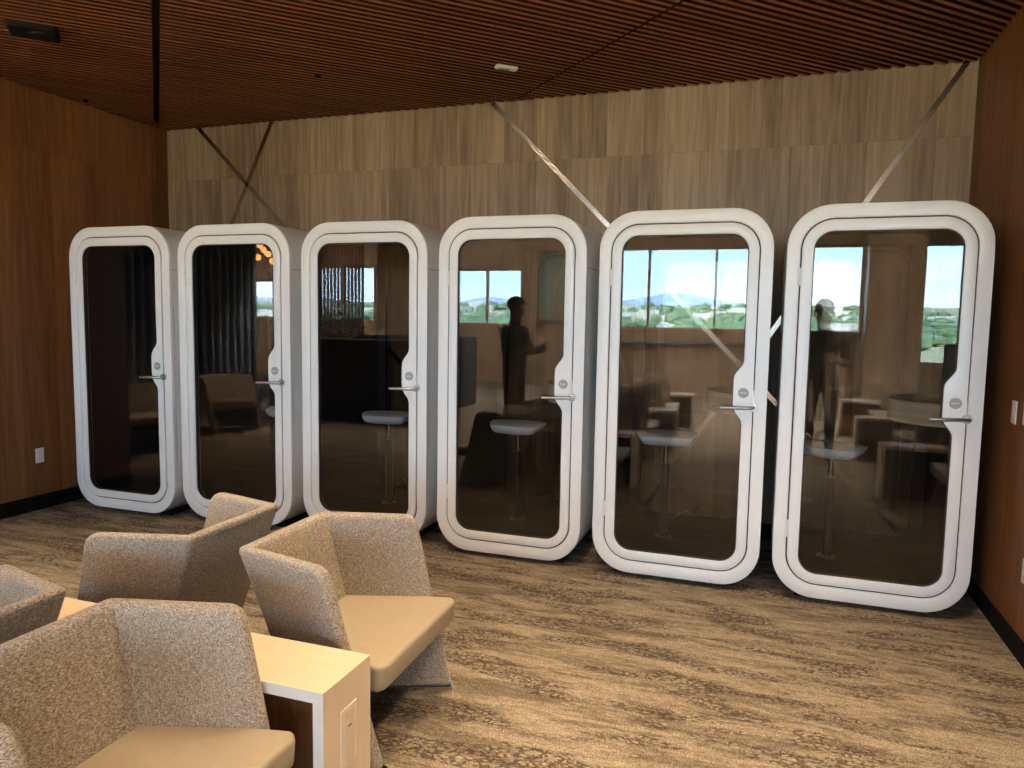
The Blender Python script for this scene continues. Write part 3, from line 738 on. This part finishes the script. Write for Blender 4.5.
# dark fluted wall in the west lounge
bm = bmesh.new(); box(bm, (-8.6, -5.5, 0), (-8.45, YL_END-.01, 3.25)); y = -5.44
while y < YL_END-.08:
    tube(bm, [(-8.43, y, 0), (-8.43, y, 3.25)], 0.055, 12); y += 0.165
o = struct(obj('wall_fluted', bm, M['darkslat']))
# wood columns and a pale pier with a framed abstract panel
def column(x0, x1, y0, y1, mat='wall_redx', n=1): return struct(obj('column_%d' % n, BOX((x0, y0, 0), (x1, y1, 3.62)), M[mat], smooth=False))
column(1.22, 2.2, -12.0, -11.5, 'wall_tan', 1); column(-5.95, -4.75, -12.45, -11.9, 'wall_tan', 2); column(-8.8, -7.85, -10.4, -9.9, 'wall_tan', 3)
a = empty('wall_art', (-5.25, -11.9, 1.5)); obj('picture', BOX((-.36, -.002, 0.02), (.36, .02, 1.58)), M['art'], a, smooth=False)
bm = bmesh.new(); box(bm, (-.39, 0, -.01), (.39, .03, .02)); box(bm, (-.39, 0, 1.58), (.39, .03, 1.61)); box(bm, (-.39, 0, .02), (-.36, .03, 1.58)); box(bm, (.36, 0, .02), (.39, .03, 1.58))
obj('frame', bm, M['blackmetal'], a, smooth=False); tag(a, 'tall framed abstract picture on a wood column, mirrored in the fourth booth', 'picture')
# half-height wood counter in front of the south windows
r = empty('counter', (-1.8, -11.6, 0)); obj('front_panel', BOX((-2.7, -.3, 0), (2.7, .3, 1.05)), M['wall_tan'], r, smooth=False); obj('worktop', BOX((-2.75, -.35, 1.05), (2.75, .35, 1.09), 0.004, 1), M['darkfab'], r, smooth=False)
tag(r, 'dark wood counter below the lounge windows, mirrored in the fifth booth', 'counter')
# high-backed dark bench
def bench(x, y, w, rz, lab, mat='darkfab'):
    r = empty('bench', (x, y, 0), rz); hw = w/2
    obj('backrest', BOX((-hw, -.40, 0.0), (hw, -.22, 1.22), 0.03, 3), M[mat], r)
    obj('seat', BOX((-hw+.01, -.22, 0.1), (hw-.01, .38, .46), 0.04, 3), M[mat], r)
    for s in (-1, 1): obj('side_panel', BOX((s*hw-(.09 if s < 0 else 0), -.22, 0), (s*hw+(.09 if s > 0 else 0), .42, 1.22), 0.03, 3), M[mat], r)
    obj('plinth', BOX((-hw+.05, -.2, 0), (hw-.05, .3, .1)), M['black'], r, smooth=False)
    return tag(r, lab, 'bench', 'dark high-backed benches in the lounge')
bench(-6.4, -5.2, 2.4, PI, 'dark high-backed bench mirrored in the third booth'); bench(-6.9, -7.4, 2.6, PI, 'dark high-backed bench further back, mirrored in the fourth booth')
bench(2.9, -6.2, 3.0, PI/2, 'dark high-backed bench in the east lounge'); bench(2.9, -9.4, 3.0, PI/2, 'dark high-backed bench in the far east lounge')
# wood slat screen
r = empty('slat_screen', (-9.0, -8.3, 0)); bm = bmesh.new()
for k in range(26): xx = -1.2+2.0*k/25; box(bm, (xx-.014, -.03, .06), (xx+.014, .03, 3.54))
obj('slats', bm, M['wall_redx'], r, smooth=False); obj('rail', BOX((-1.25, -.04, 0), (.85, .04, .06)), M['wall_redx'], r, smooth=False); obj('rail', BOX((-1.25, -.04, 3.54), (.85, .04, 3.598)), M['wall_redx'], r, smooth=False)
tag(r, 'tall wood slat screen mirrored in the third booth', 'screen')
# plant arrangement
r = empty('potted_plant', (-7.45, -6.3, 0)); obj('pot', lathe(bmesh.new(), [(0.14, 0), (0.19, .4), (0.2, 0.45)]), M['pot'], r)
bm = bmesh.new(); bm2 = bmesh.new()
for k in range(150):
    th, ph = random.uniform(0, 2*PI), random.uniform(0.1, 1.2); rr = random.uniform(.2, .55)
    tip = Vector((rr*math.cos(th)*math.sin(ph)*1.1, rr*math.sin(th)*math.sin(ph)*1.1, 0.85+rr*1.5*math.cos(ph)))
    d = Vector((math.cos(th), math.sin(th), .3)).normalized(); s = d.cross(Vector((0, 0, 1))).normalized()*.03
    bb = bm if k % 4 else bm2
    v = [bb.verts.new(tip-d*.09), bb.verts.new(tip+s), bb.verts.new(tip+d*.1), bb.verts.new(tip-s+Vector((0, 0, .015)))]; bb.faces.new(v[:3]); bb.faces.new((v[0], v[2], v[3]))
tube(bm, [(0, 0, .4), (0.02, 0, 1.3)], 0.02, 6)
obj('foliage', bm, M['leaf'], r, smooth=False); obj('blossom', bm2, M['flower'], r, smooth=False); tag(r, 'leafy arrangement with pale blossoms, mirrored in the third booth', 'plant')
# amber globe pendant
r = empty('pendant_lamp', (-8.95, -6.5, 2.5)); bm = bmesh.new(); tube(bm, [(0, 0, .2), (0, 0, 1.098)], .012, 8); obj('stem', bm, M['brass'], r)
for k in range(7):
    a_ = k*0.9; p = Vector((.17*math.cos(a_), .17*math.sin(a_), .05*((k*3) % 7)-.05)); bm = bmesh.new(); bmesh.ops.create_uvsphere(bm, u_segments=14, v_segments=10, radius=.055, matrix=Matrix.Translation(p)); g = obj('globe', bm, M['gold'], r)
    bm = bmesh.new(); tube(bm, [p+Vector((0, 0, .05)), (0, 0, .34)], .005, 6); obj('arm', bm, M['brass'], r)
tag(r, 'cluster of glowing amber globes hanging from the lounge ceiling, mirrored in the second booth', 'lamp')
# round ceiling lights in the lounge
for i, (x, y, rr) in enumerate(((-7.5, -10.6, .5), (-6.1, -10.3, .65), (-6.9, -7.9, .6), (-3.2, -8.6, .6), (3.6, -8.0, .8))):
    r = empty('ceiling_light', (x, y, 3.60)); obj('rim', lathe(bmesh.new(), [(rr*.9, -.08), (rr, -.06), (rr, 0)], seg=40), M['whiteplastic'], r); obj('diffuser', lathe(bmesh.new(), [(rr*.4, -.21), (rr*.7, -.18), (rr*.84, -.13), (rr*.86, -.081)], seg=40), M['disc'], r)
    tag(r, 'round white ceiling light in the lounge, number counted outward is %s' % ['mirrored at upper left of the fourth booth', 'mirrored at top centre of the fourth booth', 'nearest the slat screen', 'above the west chairs', 'in the east lounge'][i] if False else 'round white ceiling light in the lounge, %s' % ['at upper left in the fourth booth glass', 'at top centre in the fourth booth glass', 'nearest the slat screen', 'above the west chairs', 'in the east lounge'][i], 'ceiling light', 'round lounge ceiling lights')

# people (seen mirrored)
def figure(name, loc, rz, joints, edges, mat, label, head, cap=None, hairmat=None, trousers=None):
    root = empty(name, loc, rz)
    joints = dict(joints); edges = list(edges)
    for sd in 'LR':          # four fingers and a thumb on each hand, slightly curled
        h = Vector(joints['hand'+sd][0]); tipp = Vector(joints.pop('fin'+sd)[0]); edges = [e for e in edges if 'fin'+sd not in e]
        d = (tipp-h).normalized(); q = 1 if sd == 'L' else -1; up = Vector((0, 0, 1)); side = d.cross(up).normalized()
        for k in range(4):
            a_ = h+d*.045+up*(.030-.020*k); b_ = a_+d*(.045, .05, .046, .036)[k]; c_ = b_+d*.018+side*(.022*q)
            joints['f%s%da' % (sd, k)] = (tuple(a_), .0105); joints['f%s%db' % (sd, k)] = (tuple(b_), .009); joints['f%s%dc' % (sd, k)] = (tuple(c_), .008)
            edges += [('hand'+sd, 'f%s%da' % (sd, k)), ('f%s%da' % (sd, k), 'f%s%db' % (sd, k)), ('f%s%db' % (sd, k), 'f%s%dc' % (sd, k))]
        a_ = h+d*.01+up*.045; b_ = a_+d*.035+up*.018
        joints['t%sa' % sd] = (tuple(a_), .012); joints['t%sb' % sd] = (tuple(b_), .009); edges += [('hand'+sd, 't%sa' % sd), ('t%sa' % sd, 't%sb' % sd)]
    me = bpy.data.meshes.new('body'); names = list(joints)
    me.from_pydata([joints[n][0] for n in names], [(names.index(a), names.index(b)) for a, b in edges], [])
    o = bpy.data.objects.new('body_tmp', me); COL.objects.link(o)
    sk = o.modifiers.new('skin', 'SKIN'); sk.use_smooth_shade = True
    for i, n in enumerate(names):
        rx = joints[n][1]; rx = rx if isinstance(rx, tuple) else (rx, rx); me.skin_vertices[0].data[i].radius = rx
        me.skin_vertices[0].data[i].use_root = (n == 'pelvis')
    sb = o.modifiers.new('sub', 'SUBSURF'); sb.levels = 2; sb.render_levels = 2
    dg = bpy.context.evaluated_depsgraph_get(); m2 = bpy.data.meshes.new_from_object(o.evaluated_get(dg)); bpy.data.objects.remove(o)
    m2.name = 'body'; m2.materials.clear(); m2.materials.append(mat); m2.materials.append(M['skin'])
    hz = head.z
    for p in m2.polygons:
        p.use_smooth = True
    b = link('body', m2, root)
    for p in m2.polygons:
        if p.center.z > hz-.17 and abs(p.center.y) < .12: p.material_index = 1
    for hn in ('handL', 'handR'):
        if hn in joints:
            hv = Vector(joints[hn][0])
            for p in m2.polygons:
                if (p.center-hv).length < .13: p.material_index = 1
    bm = bmesh.new(); bmesh.ops.create_uvsphere(bm, u_segments=16, v_segments=10, radius=1)
    for v in list(bm.verts):
        if v.co.z < -.05 and v.co.x > -.25: pass
        v.co = Vector((v.co.x*.122-.016, v.co.y*.104, max(v.co.z, -.1 if v.co.x > 0 else -.8)*.10+.055))+head
    obj('cap' if cap else 'hair', bm, cap or hairmat, root)
    for sd in (-1, 1):
        bm = bmesh.new(); bmesh.ops.create_uvsphere(bm, u_segments=8, v_segments=6, radius=.011, matrix=Matrix.Translation(head+Vector((.094, sd*.034, -.012)))); obj('eye', bm, M['seam'], root)
        bm = bmesh.new(); bmesh.ops.create_uvsphere(bm, u_segments=10, v_segments=8, radius=1, matrix=Matrix.Translation(head+Vector((-.005, sd*.098, -.02))) @ Matrix.Diagonal((.022, .011, .034, 1))); obj('ear', bm, M['skin'], root)
    obj('mouth', BOX(head+Vector((.088, -.024, -.098)), head+Vector((.100, .024, -.090)), .003), M['rust'], root)
    if cap:
        bm = lathe(bmesh.new(), [(.07, 0), (.085, .006), (.07, .012)], head+Vector((.10, 0, .05)), 18); obj('cap_brim', bm, cap, root)
    return tag(root, label, 'person')
def stand(lean=0.0):
    J = {'pelvis': ((0, 0, .95), (.15, .11)), 'waist': ((0, 0, 1.12), (.15, .11)), 'chest': ((lean*.5, 0, 1.34), (.175, .12)), 'neckb': ((lean, 0, 1.47), (.09, .08)), 'neck': ((lean+.01, 0, 1.525), .058), 'head0': ((lean+.03, 0, 1.615), (.088, .10)), 'head1': ((lean+.03, 0, 1.70), (.088, .105)), 'nose': ((lean+.135, 0, 1.64), .014),
         'hipL': ((0, .10, .88), .10), 'kneeL': ((.02, .11, .49), .068), 'ankL': ((-.01, .11, .09), .05), 'toeL': ((.14, .13, .04), (.045, .035)),
         'hipR': ((0, -.10, .88), .10), 'kneeR': ((.02, -.11, .49), .068), 'ankR': ((-.01, -.11, .09), .05), 'toeR': ((.14, -.13, .04), (.045, .035)),
         'shL': ((lean, .20, 1.41), .068), 'elL': ((.05+lean, .26, 1.12), .05), 'handL': ((.30+lean, .17, 1.18), .04), 'finL': ((.37+lean, .15, 1.20), .02),
         'shR': ((lean, -.20, 1.41), .068), 'elR': ((.05+lean, -.26, 1.12), .05), 'handR': ((.30+lean, -.17, 1.18), .04), 'finR': ((.37+lean, -.15, 1.20), .02)}
    E = [('head0', 'nose'), ('pelvis', 'waist'), ('waist', 'chest'), ('chest', 'neckb'), ('neckb', 'neck'), ('neck', 'head0'), ('head0', 'head1')]
    for s in 'LR': E += [('pelvis', 'hip'+s), ('hip'+s, 'knee'+s), ('knee'+s, 'ank'+s), ('ank'+s, 'toe'+s), ('chest', 'sh'+s), ('sh'+s, 'el'+s), ('el'+s, 'hand'+s), ('hand'+s, 'fin'+s)]
    return J, E
J, E_ = stand(0.03)
figure('person', (0.02, -4.55, 0), PI/2+.25, J, E_, M['darkcloth'], 'person in dark clothes and tan cap holding hands up, mirrored in the rightmost booth', Vector((.06, 0, 1.68)), cap=M['cap'])
J, E_ = stand(0.0)
figure('person', (-3.55, -4.2, 0), 0.3, J, E_, M['greycloth'], 'person in grey clothes standing side-on, mirrored in the fourth booth', Vector((.03, 0, 1.68)), cap=M['greycloth'])
J = {'pelvis': ((0, 0, .52), (.16, .13)), 'waist': ((-.02, 0, .70), (.15, .11)), 'chest': ((-.02, 0, .92), (.17, .12)), 'neckb': ((0, 0, 1.04), .08), 'neck': ((.01, 0, 1.10), .055), 'head0': ((.03, 0, 1.18), (.088, .10)), 'head1': ((.03, 0, 1.26), (.088, .105)), 'nose': ((.135, 0, 1.205), .014)}
for s, q in (('L', 1), ('R', -1)):
    J.update({'hip'+s: ((.08, q*.1, .52), .095), 'knee'+s: ((.45, q*.12, .52), .068), 'ank'+s: ((.44, q*.12, .09), .05), 'toe'+s: ((.58, q*.13, .04), (.045, .035)), 'sh'+s: ((-.01, q*.2, .99), .065), 'el'+s: ((.06, q*.26, .72), .05), 'hand'+s: ((.28, q*.14, .72), .04), 'fin'+s: ((.35, q*.10, .72), .02)})
figure('person', (-6.2, -6.85, 0), PI/2, J, E_, M['palecloth'], 'seated person in a pale patterned shirt, mirrored in the fourth booth', Vector((.03, 0, 1.24)), hairmat=M['darkcloth'])

# ------------------------------------------------------------------ lights
def spot(x, y, power, col=(1.0, 0.66, 0.34), size=80, blend=0.8, z=3.2, tgt=None):  # all these fixtures are unseen; most are added only for their light
    zc = 3.60 if y < -6.05 else (ZC if XL < x < XR else 3.26); z = zc-.04
    r = empty('unseen_downlight', (x, y, zc)); obj('trim', lathe(bmesh.new(), [(.05, -.012), (.058, -.006), (.058, 0.03)]), M['black'], r); obj('lens', lathe(bmesh.new(), [(.038, -.0135), (.038, -.0121)]), M['lampglow'], r)
    tag(r, 'unseen downlight in the slatted ceiling at x %.1f' % x if False else 'small black recessed ceiling downlight, unseen and placed for its light', 'downlight', 'recessed downlights')
    l = bpy.data.lights.new('unseen_downlight_beam', 'SPOT'); l.energy = power; l.color = col; l.spot_size = math.radians(size); l.spot_blend = blend; l.shadow_soft_size = 0.05
    o = bpy.data.objects.new('unseen_downlight_beam', l); COL.objects.link(o); o.location = (x, y, z)
    if tgt: o.rotation_euler = (Vector(tgt)-Vector((x, y, z))).to_track_quat('-Z', 'Y').to_euler()
    return o
WARM = (1.0, 0.73, 0.46)
for x, y, p in ((-1.4, -1.35, 150), (-2.5, -2.0, 58), (-2.5, -3.3, 40), (-0.2, -2.4, 200), (-0.9, -3.2, 95), (-4.2, -2.0, 150), (-5.0, -2.7, 110), (-2.9, -1.35, 110), (-0.1, -1.35, 130)):
    spot(x, y, p, WARM)
for x in (-5.0, -3.4, -1.8, -0.2):
    spot(x, -1.95, 27, (1.0, 0.76, 0.54), 95, 1.0, tgt=(x, 1.2, 2.5))  # added wall washers, unseen, to brighten the back wall
spot(-6.6, -6.3, 2600, (1.0, 0.93, 0.84), 80, 0.8, tgt=(-8.45, -3.4, 1.5))  # added lamp, unseen, lights the fluted wall from one side
spot(-1.9, -4.9, 260, WARM, 46)  # added lamp, unseen, brightens the chair row mirrored in the doors
for y in (-5.8, -7.2):
    spot(-1.9, y, 560, WARM, 64); spot(1.3, y+.9, 420, WARM, 70)  # added lamps, unseen, lift both chair rows in the reflections
for x, y in ((-7.2, -3.0), (-6.6, -5.2), (-6.6, -7.6)):
    spot(x, y, 450, WARM, 70)  # added lamps, unseen, brighten the west lounge floor for the reflections
for x, y, p in ((-4.5, -6.5, 2600), (-8.5, -8.5, 2600), (1.2, -5.2, 1300), (1.2, -8.5, 3000), (-2.0, -6.6, 1300), (-2.0, -8.6, 2600), (-3.0, -10.2, 2600), (3.5, -10.0, 2000)):
    spot(x, y, p, (1.0, 0.9, 0.78), 110)  # added lounge fill, unseen, lifts the reflections and the alcove

# sun from behind the building: front-lights the airfield and hills outside, never enters the room
sl = bpy.data.lights.new('sun', 'SUN'); sl.energy = 32.0; sl.angle = 0.02; sl.color = (1.0, 0.95, 0.86)
so = bpy.data.objects.new('sun', sl); COL.objects.link(so); so.rotation_euler = Vector((0.25, -0.8, -0.75)).to_track_quat('-Z', 'Y').to_euler()
for x in (-14.0, -11.0, -8.2, -5.6, -3.2, -1.0, 1.6, 4.2):
    spot(x, -11.0, 1700, (1.0, 0.84, 0.66), 130, 0.8, tgt=(x, -12.5, 2.95))  # added washers, unseen, brighten the south wall around its windows
# ------------------------------------------------------------------ world: hazy daylight sky
wd = bpy.data.worlds.new('sky'); S.world = wd; wd.use_nodes = True; nt = wd.node_tree; nt.nodes.clear()
out = nt.nodes.new('ShaderNodeOutputWorld'); bg = nt.nodes.new('ShaderNodeBackground')
tc = N(nt, 'ShaderNodeTexCoord'); sp = N(nt, 'ShaderNodeSeparateXYZ'); L(nt, tc.outputs['Generated'], sp.inputs[0])
r = ramp(nt, [(0.0, (0.70, 0.88, 1.0)), (0.05, (0.50, 0.77, 1.0)), (0.3, (0.38, 0.65, 1.0)), (1.0, (0.25, 0.45, 0.9))]); L(nt, sp.outputs[2], r.inputs[0])
mp = N(nt, 'ShaderNodeMapping'); mp.inputs['Scale'].default_value = (1.5, 1.5, 16); L(nt, tc.outputs['Generated'], mp.inputs[0])
cn = N(nt, 'ShaderNodeTexNoise', i_Scale=1.6, i_Detail=5.0); L(nt, mp.outputs[0], cn.inputs['Vector'])
cr = ramp(nt, [(0.5, (0, 0, 0)), (0.75, (0.55, 0.55, 0.55))]); L(nt, cn.outputs['Fac'], cr.inputs[0])
c = mixc(nt, r.outputs[0], (1.0, 1.0, 1.0), cr.outputs[0]); L(nt, c, bg.inputs[0]); bg.inputs[1].default_value = 13.0
L(nt, bg.outputs[0], out.inputs[0])

# ------------------------------------------------------------------ camera
F, YAW, PITCH, ROLL = 732.53, 0.335309, -0.0901196, 0.0166104
cp = Vector((-0.5642437, -4.3293098, 1.5658925))
f = Vector((-math.sin(YAW)*math.cos(PITCH), math.cos(YAW)*math.cos(PITCH), math.sin(PITCH)))
r0 = Vector((math.cos(YAW), math.sin(YAW), 0)); u0 = r0.cross(f)
rr = r0*math.cos(ROLL)+u0*math.sin(ROLL); uu = -r0*math.sin(ROLL)+u0*math.cos(ROLL)
cd = bpy.data.cameras.new('camera'); cd.sensor_width = 36.0; cd.lens = F/1024*36.0; cd.clip_start = 0.05; cd.clip_end = 5000
co = bpy.data.objects.new('camera', cd); COL.objects.link(co)
mw = Matrix((rr, uu, -f)).transposed().to_4x4(); mw.translation = cp; co.matrix_world = mw
S.camera = co
# ------------------------------------------------------------------ render look
S.view_settings.view_transform = 'Standard'; S.view_settings.look = 'None'; S.view_settings.gamma = 1.0; S.view_settings.use_curve_mapping = False
S.view_settings.exposure = 0.6
cy = S.cycles
cy.use_denoising = True
try: cy.denoiser = 'OPENIMAGEDENOISE'
except Exception: pass
cy.max_bounces = 10; cy.diffuse_bounces = 5; cy.glossy_bounces = 5; cy.transparent_max_bounces = 24; cy.transmission_bounces = 6
cy.sample_clamp_indirect = 6.0
cy.caustics_reflective = False; cy.caustics_refractive = False
